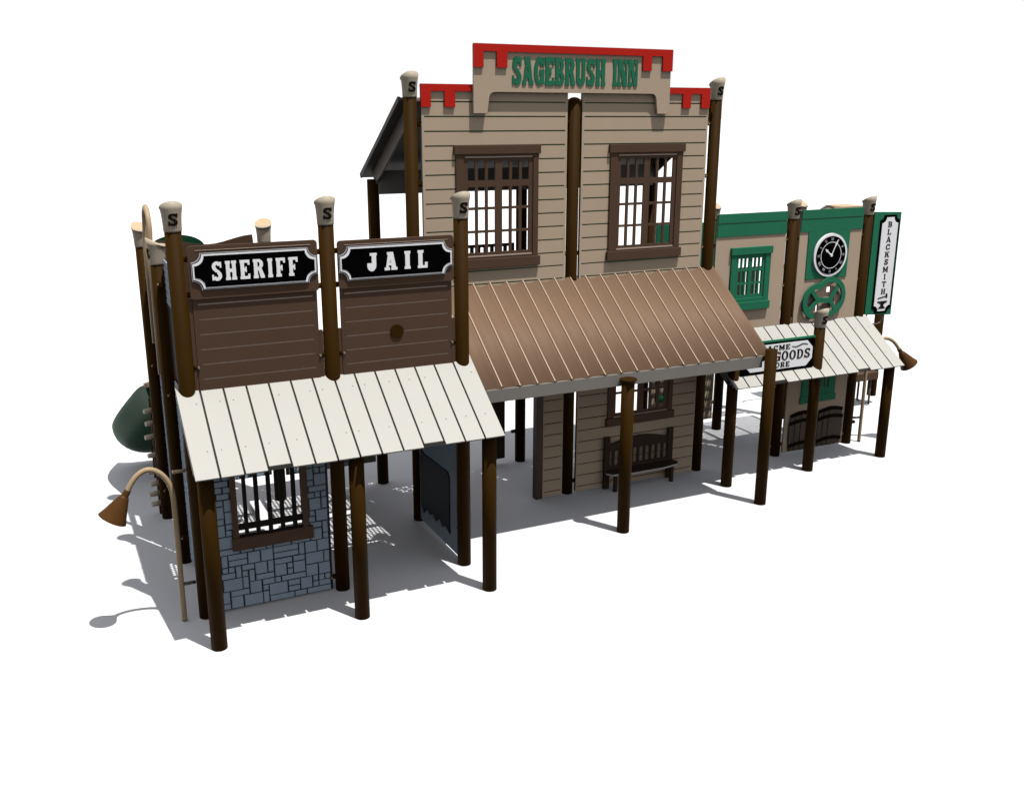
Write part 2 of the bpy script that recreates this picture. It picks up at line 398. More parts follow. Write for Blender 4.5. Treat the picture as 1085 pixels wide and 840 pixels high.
# round knob on jail panel
mb = MB(); mb.ring((1.583,-.0176,2.078),(1.583,-.028,2.078),.054,.052,'post',32); mb.build('round_plug', B1)
# stone front
hole = (.279,.768,.606,1.30)
stone_panel(B1, 'stone_wall', .07, .985, .02, 1.62, planeY(-.01), [hole], 3)
T = planeY(-.01); mb = MB()
jam = (.225,.845)
mb.box(.222,.845,-.036,-.009,.506,.606,'brown',T); mb.box(.235,.279,-.030,-.009,.606,1.34,'brown',T); mb.box(.768,.815,-.030,-.009,.606,1.34,'brown',T)
mb.box(.225,.825,-.036,-.009,1.34,1.42,'brown',T); mb.box(.279,.768,-.030,-.009,1.30,1.34,'brown',T)
wf = mb.build('window_frame', B1, bevel=.003)
mb = MB(); vb = [(.326,.354),(.412,.443),(.506,.537),(.599,.631),(.693,.725)]; xs = [.2795]+[q for v in vb for q in v]+[.7675]
panes = [(xs[i], xs[i+1], c, d) for i in range(0, len(xs), 2) for c, d in ((.620,.664),(.708,1.27))]
sheet(mb, (.2795,.7675,.6065,1.2995), panes, -.022, 0, 'bars', T); mb.build('window_bars', wf)
# side walls, x = 0 and x = 2S (chalkboard)
TX = planeX(-.01)
stone_panel(B1, 'side_wall', .07, YI-.07, .05, 1.62, planeX(.040), [(.30,.80,.75,1.30)], 5)
stone_panel(B1, 'side_wall', YI+.07, YB-.07, .25, 1.60, planeX(.040), [], 6)
stone_panel(B1, 'side_wall', .07, YI-.07, 2.24, 2.60, planeX(.040), [], 8)
stone_panel(B1, 'side_wall', YI+.07, YB-.07, 1.75, 2.50, planeX(.040), [(1.45,1.75,1.9,2.3)], 9)
mb = MB(); sheet(mb, (.07,YI-.07,1.66,2.235), [], 0, .02, 'dark', planeX(.040)); mb.build('side_panel', B1)
cw = MB(); cw.box(.065, YI-.06, -.012, .012, .03, 1.62, 'blue', planeX(2*S)); cwo = cw.build('side_wall', B1, bevel=.003)
cwo['label'] = 'plain slate side wall with a ragged black chalkboard'
mb = MB(); pts = [(.96,.66),(.94,.74),(.88,.72),(.30,.735),(.27,.69),(.27,.17),(.36,.21),(.44,.17),(.50,.23),(.60,.16),(.66,.21),(.74,.17),(.84,.20),(.90,.13),(.95,.18)]
mb.poly(pts, .0125, .024, 'dark', lambda p: Vector((2*S-p.y, p.x, p.z))); mb.build('chalkboard', B1)
# back wall panels
stone_panel(B1, 'back_wall', .07, S-.07, .27, 1.62, planeY(YB), [], 11)
stone_panel(B1, 'back_wall', S+.07, 2*S-.25, .24, 1.62, planeY(YB), [], 12)
mb = MB(); mb.box(2*S-.24, 2*S-.07, YB, YB+.02, .24, 1.62, 'gear'); mb.build('back_wall', B1)
mb = MB(); pts = [(.08,1.75),(S-.1,1.75),(S-.1,2.56)]
for q in range(14):
    t = q/13; pts.append((S-.105-t*.86, 2.585+.03*math.cos(t*math.pi*2.2)-.02*t))
mb.poly(pts, 0, .02, 'brown', planeY(YB)); mb.build('back_panel', B1)
mb = MB(); pts = [(.30+.24*math.cos(math.pi*q/16), 2.52+.12*math.sin(math.pi*q/16)) for q in range(17)]
mb.poly(pts, .025, .045, 'slide', planeY(YB)); mb.build('slide_hood', B1)
cream_roof(B1, -.078, 2.212, .045, 1.805, -.635, 1.318, 14, (3, 10))
for (a,b,c,d) in ((0.02,S-.02,.02,YI-.02),(S+.02,2*S-.02,.02,YI-.02),(0.02,S-.02,YI+.02,YB-.02),(S+.02,2*S-.02,YI+.02,YB-.02)):
    mb = MB(); mb.box(a+.07,b-.07,c+.07,d-.07,1.665,1.672,'perf')
    mb.box(a+.05,b-.05,c+.035,c+.068,1.60,1.672,'deck'); mb.box(a+.05,b-.05,d-.068,d-.035,1.60,1.672,'deck')
    mb.box(a+.035,a+.068,c+.07,d-.07,1.60,1.671,'deck'); mb.box(b-.068,b-.035,c+.07,d-.07,1.60,1.671,'deck')
    for q in (.3,.6): mb.box(a+.07,b-.07,c+(d-c)*q,c+(d-c)*q+.04,1.61,1.66,'deck')
    mb.build('deck', B1)
# lower central hanging bracket seen through the jail window
mb = MB(); mb.ring((S*.62,1.55,.75),(S*.62,1.55,1.6),.06,.06,'post',20); mb.build('inner_post', B1)

# ------------------------------------------------------------------ SIGNS ON THE SHERIFF BUILDING
def plaque(pts_fn, T, layers):
    mb = MB()
    for inset, a, b, m in layers: mb.poly(pts_fn(inset), a, b, m, T)
    return mb
def notched(x0,x1,z0,z1,r):
    """plaque outline with concave round corners"""
    def fn(i):
        a,b,c,d = x0+i,x1-i,z0+i,z1-i; rr = r+ (0.35*i); pts = []
        for cx, cz, t0 in ((a,c,90),(b,c,180),(b,d,270),(a,d,0)):
            arc = [(cx+rr*math.cos(math.radians(t0-q*15)), cz+rr*math.sin(math.radians(t0-q*15))) for q in range(7)]
            pts += arc
        return pts
    return fn
def western_sign(text, x0, x1, z0, z1, tx0, tx1, tz0, tz1, label, w, s):
    T = planeY(-.044)
    o = thing('sign', label, 'sign', ((x0+x1)/2, -.044, (z0+z1)/2), 'black plaques on the brown fronts')
    mb = MB(); fn = notched(x0,x1,z0,z1,.062)
    mb.poly(fn(0), -.008, 0, 'silver', T)
    mb.poly(fn(.004), -.010, -.008, 'ink', T)
    mb.poly(fn(.008), -.013, -.010, 'white', T)
    mb.poly(fn(.019), -.016, -.013, 'black', T)
    mb.build('plate', o)
    mb = MB(); word(mb, text, tx0, tx1, tz0, tz1, -.020, -.016, 'white', T, w=w, s=s, h=.15, k=.055, gap=.27 if len(text) > 5 else .5, res=34)
    mb.build('lettering', o); return o
western_sign('SHERIFF', .093, .975, 2.507, 2.762, .228, .832, 2.566, 2.700, 'long black plaque with white raised letters SHERIFF over the left brown boards', .86, .28)
western_sign('JAIL', 1.140, 2.040, 2.500, 2.752, 1.352, 1.830, 2.560, 2.695, 'long black plaque with four white letters JAIL over the right brown boards', .80, .29)

# ------------------------------------------------------------------ INN
B2 = thing('playhouse_building', 'tall two storey tan sided inn with brown windows and wide brown porch roof', 'building', (X[3],YI,0), 'joined western town playhouses')
zl = (2.4, 3.1, 3.6, .25, 1.4)
post(B2, X[2], YI, 0, 3.822, F, lamps=[(z,1,0) for z in zl])
post(B2, X[3], YI, 0, 3.80, domed=True, lamps=[(z,d,0) for z in (3.62,2.42,1.15,.12) for d in (1,-1)])
post(B2, X[4], YI, 0, 3.822, F, lamps=[(z,-1,0) for z in zl]+[(2.4,1,0)])
for i in (2,3,4): post(B2, X[i], YB, 0, 3.08, lamps=[(.35,-1,0),(1.2,-1,0)] if i < 4 else ())
post(B2, X[3], -.004, 0, 1.44); post(B2, X[4], -.004, 0, 1.555)
mb = MB(); mb.ring((X[3],-.004,1.44),(X[3],-.004,1.452),.076,.076,'post',24); mb.ring((X[3],-.004,1.425),(X[3],-.004,1.44),.062,.074,'post',24); mb.build('post_collar', B2)
T = planeY(1.042)
gz = [3.786-.1222*i for i in range(14)]
w1 = (2.600,3.280,2.445,3.330); w2 = (4.170,4.840,2.430,3.325)
for (a,b,win) in ((2.222,3.632,w1),(3.785,5.190,w2)):
    board_groove_panel(B2, 'siding_panel', a, b, 2.10, 3.895, gz, T, 'tan', 'dgreen', gap=.0125, margin=.022, holes=[win])
# two leaves of shutters with muntins in each upper window
def panes(x0, x1):
    m = (x0+x1)/2; ww = (x1-x0); st = .040
    c = []
    for a, b in ((x0+st, m-.034),(m+.034, x1-st)):
        p = (b-a-2*.026)/3
        c += [(a+i*(p+.026), a+i*(p+.026)+p) for i in range(3)]
    return c
for (ox0,ox1,oz0,oz1,f) in ((2.507,3.352,2.345,3.422,w1),(4.074,4.925,2.335,3.415,w2)):
    rows = [(f[2]+.040,f[2]+.216),(f[2]+.238,f[2]+.420),(f[2]+.443,f[2]+.620),(f[2]+.675,f[3]-.040)]
    framed_window(B2, T, ox0, ox1, oz0, oz1, f[0], f[1], f[2], f[3], 'brown', 'brown', panes(f[0],f[1]), rows, lip='groove')
# lower siding
gz2 = [.06+.1185*i for i in range(17)]
board_groove_panel(B2, 'siding_panel', 3.42, 3.642, .0+.012, 2.02, gz2, T, 'tan', 'ink', margin=.012)
wl = (4.20,4.87,.74,1.42)
board_groove_panel(B2, 'siding_panel', 3.80, 5.225, .012, 2.02, gz2, T, 'tan', 'ink', margin=.012, holes=[wl])
framed_window(B2, T, 4.127,4.940,.655,1.52, *wl, 'brown', 'brown', panes(wl[0],wl[1]), [(.78,.98),(1.00,1.20),(1.22,1.38)], lip='groove')
mb = MB(); mb.box(3.345,3.4185,1.02,1.10,.0,2.0,'darkwood'); mb.build('corner_board', B2, bevel=.004)
mb = MB(); mb.box(3.32,3.53,YB-.01,YB+.015,.06,1.9,'darkwood'); mb.build('back_wall', B2, bevel=.003)
# red stepped trims of the lower parapets
for (x0, x1, tabs) in ((2.214,2.70,((2.214,2.303),(2.428,2.525))),(4.705,5.188,((4.874,4.967),(5.089,5.188)))):
    mb = MB(); y0 = -.030
    mb.box(x0,x1,y0,-.0125,3.872,3.930,'red',T)
    for a,b in tabs: mb.box(a,b,y0,-.0125,3.742,3.872,'red',T)
    mb.box(x0+.004,x1-.004,-.011,.012,3.8955,3.926,'tan',T)
    mb.build('red_trim', B2)
# porch roof
def porch_roof():
    x0,x1,yb,zb,yf,zf = 2.02,5.352,1.034,2.205,.058,1.492
    d = Vector((0,yf-yb,zf-zb)); L = d.length; d.normalize(); nrm = Vector((0,d.z,-d.y)); nrm = nrm if nrm.z > 0 else -nrm
    T = lambda p: Vector((p.x,yb,zb))+d*p.y+nrm*p.z
    mb = MB(); n = 20; w = (x1-x0)/n; K = 6
    for i in range(n):
        a = x0+i*w; top = []; bot = []
        for q in range(K+1):
            t = q/K; zz = -.026*math.sin(math.pi*t)*(1.15-.5*t)+.0
            top.append((a+w*t, zz)); 
        l = L-(.012 if i % 5 == 3 else 0)
        f = [mb.bm.verts.new(T(Vector((u,0,v)))) for u,v in top]; g_ = [mb.bm.verts.new(T(Vector((u,l,v)))) for u,v in top]
        f2 = [mb.bm.verts.new(T(Vector((u,0,v-.012)))) for u,v in top]; g2 = [mb.bm.verts.new(T(Vector((u,l,v-.012)))) for u,v in top]
        for q in range(K):
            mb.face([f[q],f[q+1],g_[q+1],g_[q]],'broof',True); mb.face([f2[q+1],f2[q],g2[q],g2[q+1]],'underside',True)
            mb.face([g_[q],g_[q+1],g2[q+1],g2[q]],'seam' if q in (0,) else 'broof')
            mb.face([f[q+1],f[q],f2[q],f2[q+1]],'broof')
        mb.face([f[0],g_[0],g2[0],f2[0]],'broof'); mb.face([g_[K],f[K],f2[K],g2[K]],'broof')
        if i: mb.box(a-.0055,a+.0055,.001,l-.002,-.004,.0065,'seam',T)
    o = mb.build('porch_roof', B2)
    mb = MB(); mb.box(x0+.01,5.262,.062,.084,1.372,1.484,'fascia')
    mb.build('eave_board', o, bevel=.003)
    for xx in (x0+.012, x1-.034): mb = MB(); mb.box(xx,xx+.022,.03,L-.05,-.11,-.03,'fascia',T); mb.build('rake_board', o)
    mb = MB(); mb.box(5.264,5.345,.062,.084,1.43,1.470,'steel'); mb.build('bracket', o)
porch_roof()
# rear roof of the inn, sloping to the back
def rear_roof():
    x0,x1 = 2.075,5.36; y0,z0,y1,z1 = 1.13,3.80,2.27,3.10
    d = Vector((0,y1-y0,z1-z0)); L = d.length; d.normalize(); nrm = Vector((0,-d.z,d.y))
    T = lambda p: Vector((p.x,y0,z0))+d*p.y+nrm*p.z
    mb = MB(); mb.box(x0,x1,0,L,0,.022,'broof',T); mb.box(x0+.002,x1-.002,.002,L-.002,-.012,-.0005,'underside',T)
    o = mb.build('rear_roof', B2)
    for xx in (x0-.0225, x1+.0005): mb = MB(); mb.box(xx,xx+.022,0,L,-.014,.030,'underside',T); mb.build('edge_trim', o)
    for xx in (x0+.07, x1-.09): mb = MB(); mb.box(xx,xx+.02,.02,L-.10,-.15,-.0125,'gear',T); mb.build('rake_board', o)
    mb = MB(); mb.box(x0+.09,x1-.1,YB-.09,YB-.065,2.945,3.165,'fascia'); mb.build('beam', o)
rear_roof()
mb = MB(); mb.box(2*S+.09,X[4]-.09,1.13,YB-.1,2.02,2.028,'perf')
for q in (0,.2,.4,.6,.8,1): mb.box(2*S+.1+q*2.95,2*S+.14+q*2.95,1.14,YB-.11,1.94,2.019,'deck')
mb.build('deck', B2)
mb = MB(); sheet(mb,(2.22,3.64,2.04,2.40),[(2.28+.075*i,2.32+.075*i,2.1,2.37) for i in range(18)],0,.02,'darkwood',planeY(YB)); mb.build('rear_guard', B2)
mb = MB(); mb.box(4.62,4.70,YB,YB+.08,2.05,3.15,'darkwood'); mb.build('rear_stud', B2)

# inn header sign
HS = thing('sign', 'raised tan parapet board with red stepped trim and green letters SAGEBRUSH INN', 'sign', (X[3],.99,3.7))
T = planeY(.984)
def hdr():
    x0,x1 = 2.684,4.700; pts = [(x0,3.69),(x0+.13,3.69)]
    for q in range(5): t = math.radians(q*22.5); pts.append((x0+.145+.045*(1-math.cos(t))+.0, 3.80+.066*math.sin(t)))
    pts += [(x0+.20,3.868),(x1-.20,3.868)]
    for q in range(5): t = math.radians(90-q*22.5); pts.append((x1-.145-.045*(1-math.cos(t)), 3.80+.066*math.sin(t)))
    pts += [(x1-.13,3.69),(x1,3.69),(x1,4.255),(x0,4.255)]
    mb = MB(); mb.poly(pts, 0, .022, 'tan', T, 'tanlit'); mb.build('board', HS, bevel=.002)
    mb = MB(); mb.box(x0-.004,x1+.006,-.018,-.0005,4.200,4.262,'red',T)
    for a,b in ((x0-.004,2.772),(2.897,2.997),(4.380,4.475),(4.596,x1+.006)): mb.box(a,b,-.018,-.0005,4.070,4.200,'red',T)
    mb.build('red_trim', HS)
    mb = MB(); word(mb,'SAGEBRUSH INN',3.050,4.335,3.930,4.165,-.008,-.0005,'green',T,w=.86,s=.30,h=.18,k=.035,gap=.065,space=.62,res=36); mb.build('lettering', HS)
hdr()

# bench on the inn porch
BN = thing('bench', 'dark brown slatted porch bench against the grey inn siding under the window', 'bench', (4.5,.9,0))
yb = .985; mb = MB()
mb.box(4.10,4.165,yb-.01,yb+.02,0,.555,'benchwood'); mb.build('back_post', BN, bevel=.004); mb = MB(); mb.box(4.865,4.93,yb-.01,yb+.02,0,.555,'benchwood'); mb.build('back_post', BN, bevel=.004)
mb = MB(); T = planeY(yb-.004); pts = [(4.166,.40)]+[(4.166+.698*q/12, .47+.055*math.sin(math.pi*q/12)) for q in range(13)]+[(4.864,.40)]
mb.poly(pts,0,.018,'benchwood',T); mb.box(4.166,4.864,0,.018,.20,.235,'benchwood',T)
for i in range(9): mb.box(4.197+i*.0745,4.224+i*.0745,0,.018,.235,.40,'benchwood',T)
mb.build('backrest', BN)
mb = MB(); pts = [(4.11,yb-.012),(4.92,yb-.012),(4.95,.90),(4.90,.84),(4.70,.805),(4.33,.805),(4.13,.84),(4.08,.90)]
TT = lambda p: Vector((p.x, p.z, .185+p.y)); mb.poly(pts,0,.018,'benchwood',TT,'seatedge'); mb.build('seat', BN)
for xx in (4.16,4.84):
    mb = MB(); mb.box(xx,xx+.035,.865,.895,0,.184,'benchwood'); mb.build('leg', BN)

# ------------------------------------------------------------------ STORE BUILDING
B3 = thing('playhouse_building', 'low tan store front with green top boards, small green window and cream awning, right end', 'building', (X[5],YI,0), 'joined western town playhouses')
for i in (5,6):
    post(B3, X[i], YI, 0, 2.634, F, lamps=[(z,d,0) for z in (2.42,1.93,.82,.12) for d in ((1,-1) if i == 5 else (-1,))]+([(2.6,1,0),(2.1,1,0),(1.62,1,0),(.24,1,0)] if i == 6 else []))
    post(B3, X[i], YB, 0, 2.50 if i == 6 else 2.35, math.pi/2, lamps=[(.35,-1,0),(1.3,-1,0)])
post(B3, X[4], .533, 0, 1.50); post(B3, X[5], .533, 0, 1.575, F); post(B3, X[6], .533, 0, 1.075)
T = planeY(1.042)
gw = (5.640,6.012,1.840,2.290)
mb = MB(); sheet(mb,(5.375,6.275,1.40,2.715),[gw],-.012,.010,'tan',T); mb.build('front_panel', B3)
mb = MB(); mb.box(5.378,6.270,-.026,-.0125,2.626,2.720,'green',T); mb.box(5.378,6.270,-.022,-.0125,2.488,2.622,'green',T); mb.build('green_band', B3, bevel=.002)
def gpanes(x0,x1,st=.03):
    m=(x0+x1)/2; c=[]
    for a,b in ((x0+st,m-.022),(m+.022,x1-st)):
        p=(b-a-2*.018)/3; c+=[(a+i*(p+.018),a+i*(p+.018)+p) for i in range(3)]
    return c
framed_window(B3, T, 5.560,6.095,1.715,2.372, *gw, 'green', 'green', gpanes(gw[0],gw[1]), [(1.875,1.985),(2.003,2.125),(2.143,2.255)], lintel=.02)
# panel with cut-out behind the wheel
whole = [(6.90,6.965,1.815,1.875),(6.765,6.80,1.61,1.70),(7.00,7.02,1.70,1.79)]
mb = MB(); sheet(mb,(6.462,7.335,1.40,2.715),whole,-.012,.010,'tan',T); mb.build('front_panel', B3)
mb = MB(); mb.box(6.465,7.330,-.026,-.0125,2.626,2.720,'green',T); mb.box(6.465,7.330,-.022,-.0125,2.488,2.622,'green',T); mb.box(6.578,7.158,-.022,-.0125,1.975,2.4875,'green',T); mb.build('green_band', B3, bevel=.002)
# gears seen through the cut-outs
mb = MB()
for cx, cz, r, nt in ((6.69,1.75,.075,16),(6.90,1.64,.075,14)):
    pts = []
    for i in range(nt*4):
        t = 2*math.pi*i/(nt*4); rr = r*(1.0 if i%4 < 2 else .84); pts.append((cx+rr*math.cos(t), cz+rr*math.sin(t)))
    mb.poly(pts, -.019 if cx>6.8 else -.017, -.0125 if cx>6.8 else -.0125, 'gear', T)
mb.build('gear', B3)
# lower wall with barrels
lw = (6.72,7.08,.68,1.10)
mb = MB(); sheet(mb,(6.462,7.335,.03,1.36),[(6.74+.055*i,6.77+.055*i,a,b) for i in range(6) for a,b in ((.74,.87),(.90,1.05))],-.012,.010,'tan',T); mb.build('lower_wall', B3)
mb = MB()
sheet(mb,(6.66,7.145,.60,1.16),[(6.74+.055*i,6.77+.055*i,a,b) for i in range(6) for a,b in ((.74,.87),(.90,1.05))],-.026,-.0125,'green',T)
mb.box(6.645,7.16,-.032,-.0265,.575,.655,'green',T); mb.build('window_frame', B3)
for bi, (bx0, bx1, dz) in enumerate(((6.515,6.905,0),(6.925,7.30,.0))):
    mb = MB(); n = 5; cxm = (bx0+bx1)/2; w = bx1-bx0
    for i in range(n):
        a0 = i/n; a1 = (i+1)/n; K = 8; pts = []
        def xx(t, zz): return cxm+(t-.5)*w*(1-.15*((zz-.25)/.25)**2)
        zt = lambda t: .455+.035*math.sin(math.pi*t)
        L_ = [(xx(a0+.006,.04+(zt(a0)-.04)*q/K), .04+(zt(a0)-.04)*q/K) for q in range(K+1)]
        R_ = [(xx(a1-.006,.04+(zt(a1)-.04)*q/K), .04+(zt(a1)-.04)*q/K) for q in range(K+1)]
        mb.poly(R_+L_[::-1], -.045+.03*(abs((a0+a1)/2-.5)), -.0125, 'darkwood', T)
    br = mb.build('barrel', B3)
    for zz in (.10,.36,.45):
        mb = MB()
        for i in range(10):
            a0=i/10; a1=(i+1)/10; b = .03*math.sin(math.pi*(a0+a1)/2)
            mb.box(xx(a0,zz), xx(a1,zz)-.0004, -.056+.03*(abs((a0+a1)/2-.5)), -.03, zz+b-.018, zz+b+.018, 'hoop', T)
        mb.build('hoop', br)
cream_roof(B3, 5.245, 7.512, 1.030, 1.500, .405, 1.062, 14, (3, 10))
mb = MB(); mb.box(X[4]+.09,X[6]-.09,1.14,YB-.09,1.31,1.318,'perf')
for q in (0,.25,.5,.75,1): mb.box(X[4]+.1+q*1.90,X[4]+.14+q*1.90,1.15,YB-.1,1.24,1.309,'deck')
mb.build('deck', B3)
board_groove_panel(B3, 'back_wall', X[4]+.09, X[5]-.09, .15, 1.25, [.27+.12*i for i in range(8)], planeY(YB), 'tan', 'ink')
mb = MB(); sheet(mb,(5.47,5.86,.45,1.05),[(5.52+.1*i,5.58+.1*i,.52,.98) for i in range(3)],-.025,-.0125,'green',planeY(YB)); mb.build('back_window', B3)
post(B3, 6.99, 3.2, 0, 2.40, math.pi/2)
mb = MB(); mb.box(5.40,6.29,YB,YB+.02,1.40,2.50,'green'); mb.build('back_panel', B3)
mb = MB(); sheet(mb,(6.48,7.35,1.4,1.95),[(6.53+.07*i,6.56+.07*i,1.45,1.9) for i in range(12)],0,.02,'darkwood',planeY(YB)); mb.build('rear_guard', B3)
mb = MB(); pts = [(6.93+.42*math.cos(math.pi*q/20)*1.0, 2.45+.16*min(1,1.7*math.sin(math.pi*q/20))) for q in range(21)]
mb.poly([(8.36+(x-6.93)*.5,z-.02) for x,z in pts],.10,.40,'captop',planeY(YB)); mb.build('slide_hood', B3)
mb = MB(); mb.tube([(7.96+.17*math.cos(math.pi*q/12),2.25,2.45+.15*math.sin(math.pi*q/12)) for q in range(13)],.014,'steel'); mb.build('hoop_rail', B3)

# clock
CK = thing('wall_clock', 'round black clock with white rim on the green square board above the wheel', 'clock', (6.885,1.0,2.228))
cx, cz, y = 6.885, 2.228, 1.0195
mb = MB(); mb.ring((cx,y,cz),(cx,y-.022,cz),.234,.232,'white',64,smooth=True)
mb.build('rim', CK)
mb = MB(); mb.ring((cx,y-.022,cz),(cx,y-.026,cz),.205,.205,'black',64)
def annul(mb, r0, r1, d0, d1, m, n=64):
    for i in range(n):
        t0=2*math.pi*i/n; t1=2*math.pi*(i+1)/n
        q=[(cx+r*math.cos(t),d,cz+r*math.sin(t)) for r,t in ((r0,t0),(r1,t0),(r1,t1),(r0,t1)) for d in (d0,)]
        mb.face([mb.bm.verts.new(p) for p in q], m)
annul(mb,.137,.144,y-.0275,0,'white')
mb.build('face', CK)
mb = MB()
nums = {12:'XII',1:'I',2:'II',3:'III',4:'IIII',5:'V',6:'VI',7:'VII',8:'VIII',9:'IX',10:'X',11:'XI'}
for hnum, tx in nums.items():
    t = math.radians(90-30*hnum); c_ = Vector((cx+.173*math.cos(t),0,cz+.173*math.sin(t)))
    rot = t-math.pi/2; wch = .0095; tot = sum({'I':.009,'V':.020,'X':.020}[c] for c in tx); u = -tot/2
    def TT(p): return Vector((c_.x+p.x*math.cos(rot)-p.z*math.sin(rot), p.y, c_.z+p.x*math.sin(rot)+p.z*math.cos(rot)))
    h2 = .0145
    for c in tx:
        if c == 'I': mb.box(u+.0025,u+.0065,y-.029,y-.026,-h2,h2,'silver',TT); u += .009
        elif c == 'V':
            mb.poly([(u+.001,h2),(u+.006,h2),(u+.0115,-h2),(u+.0085,-h2)],y-.029,y-.026,'silver',TT); mb.poly([(u+.0165,h2),(u+.019,h2),(u+.012,-h2),(u+.0118,-h2+.006)],y-.029,y-.026,'silver',TT); u += .020
        else:
            mb.poly([(u+.001,h2),(u+.006,h2),(u+.019,-h2),(u+.014,-h2)],y-.029,y-.026,'silver',TT); mb.poly([(u+.0155,h2),(u+.0185,h2),(u+.0045,-h2),(u+.0015,-h2)],y-.0292,y-.0291,'silver',TT); u += .020
mb.build('numerals', CK)
def hand(L, w, ang, d):
    mb = MB(); t = math.radians(90-ang)
    TT = lambda p: Vector((cx+p.x*math.sin(t)+p.z*math.cos(t), p.y, cz-p.x*math.cos(t)+p.z*math.sin(t)))
    mb.poly([(-w*.5,0),(w*.5,0),(w*.45,L*.55),(w,L*.72),(0,L),(-w,L*.72),(-w*.45,L*.55)],d-.003,d,'white',TT)
    mb.build('clock_hand', CK)
hand(.185,.011,25,y-.033); hand(.115,.015,-52,y-.030)
mb = MB(); mb.ring((cx,y-.026,cz),(cx,y-.039,cz),.017,.015,'white',20); mb.build('hub', CK)

# wheel
WH = thing('wagon_wheel', 'green lobed spoked wheel fixed under the clock on tan boards', 'wheel', (6.83,1.0,1.75))
def union_outline(c1,r1,c2,r2,n=48):
    ctr = ((c1[0]+c2[0])/2,(c1[1]+c2[1])/2); out=[]
    for i in range(n):
        t=2*math.pi*i/n; dx,dz=math.cos(t),math.sin(t); best=0
        for (cx_,cz_),r in ((c1,r1),(c2,r2)):
            ox,oz=ctr[0]-cx_,ctr[1]-cz_; b=ox*dx+oz*dz; cc=ox*ox+oz*oz-r*r; dd=b*b-cc
            if dd>0: best=max(best,-b+math.sqrt(dd))
        out.append((ctr[0]+dx*best,ctr[1]+dz*best))
    return out
ca, cb = (6.735,1.735), (6.925,1.775)
oo = union_outline(ca,.195,cb,.215); ii = union_outline(ca,.135,cb,.160)
mb = MB(); d0, d1 = .985, 1.005
vo=[mb.bm.verts.new((x_,d0,z_)) for x_,z_ in oo]; vi=[mb.bm.verts.new((x_,d0,z_)) for x_,z_ in ii]
wo=[mb.bm.verts.new((x_,d1,z_)) for x_,z_ in oo]; wi=[mb.bm.verts.new((x_,d1,z_)) for x_,z_ in ii]
n=len(oo)
for i in range(n):
    j=(i+1)%n
    mb.face([vo[i],vo[j],vi[j],vi[i]],'green'); mb.face([wo[j],wo[i],wi[i],wi[j]],'green'); mb.face([vo[j],vo[i],wo[i],wo[j]],'green'); mb.face([vi[i],vi[j],wi[j],wi[i]],'green')
mb.build('rim', WH)
mb = MB()
def spoke(a, b, w, d):
    a=Vector((a[0],a[1]));b=Vector((b[0],b[1]));e=(b-a).normalized();q=Vector((-e.y,e.x))*w/2
    mb.poly([tuple(a-q),tuple(b-q),tuple(b+q),tuple(a+q)],d,d+.014,'green',lambda p:p)
h1,h2 = (6.755,1.745),(6.925,1.735)
spoke(h1,h2,.055,.990); spoke(h1,(6.655,1.865),.045,.9885); spoke(h1,(6.645,1.64),.045,.9875); spoke(h2,(7.035,1.895),.045,.9885); spoke(h2,(7.03,1.61),.045,.9875)
mb.build('spokes', WH)
mb = MB()
for px_,pz_ in ((6.63,1.74),(7.06,1.80),(6.84,1.60)): mb.ring((px_,1.0055,pz_),(px_,1.0295,pz_),.012,.012,'steel',10)
mb.build('standoff', WH)

# store sign
GS = thing('sign', 'white notched board with ACME DRY GOODS STORE in black above the cream awning', 'sign', (5.84,.53,1.3))
T = planeY(.515); mb = MB(); mb.box(5.372,6.318,.0,.02,1.10,1.495,'green',T); mb.build('board', GS, bevel=.002)
def chamf(x0,x1,z0,z1,c):
    return lambda i: [(x0+i+c,z0+i),(x1-i-c,z0+i),(x1-i,z0+i+c),(x1-i,z1-i-c),(x1-i-c,z1-i),(x0+i+c,z1-i),(x0+i,z1-i-c),(x0+i,z0+i+c)]
fn = chamf(5.375,6.312,1.160,1.475,.012); fn2 = chamf(5.415,6.285,1.188,1.455,.075)
mb = MB(); mb.poly(fn(0),-.006,-.0005,'black',T); mb.poly(fn2(0),-.010,-.006,'white',T); mb.build('plate', GS)
mb = MB()
kw = dict(w=.8,s=.22,h=.09,k=.06)
word(mb,'ACME',5.69,5.98,1.388,1.440,-.013,-.010,'ink',T,gap=.2,res=18,**kw)
word(mb,'DRY GOODS',5.435,6.255,1.274,1.372,-.013,-.010,'ink',T,gap=.14,res=26,**kw)
word(mb,'STORE',5.68,5.99,1.204,1.258,-.013,-.010,'ink',T,gap=.2,res=18,**kw)
for sx in (1,-1):
    for q in range(9):
        a=q/9; b=(q+1)/9; f_=lambda t:(5.84+sx*(.165+.21*t), 1.414+.012*math.sin(t*6.3)*(-1))
        (xa,za),(xb,zb)=f_(a),f_(b); hw=.006*(1-abs(a-.5))
        mb.poly([(xa,za-hw),(xb,zb-hw),(xb,zb+hw),(xa,za+hw)] if sx==1 else [(xb,zb-hw),(xa,za-hw),(xa,za+hw),(xb,zb+hw)],-.013,-.010,'ink',T)
mb.build('lettering', GS)

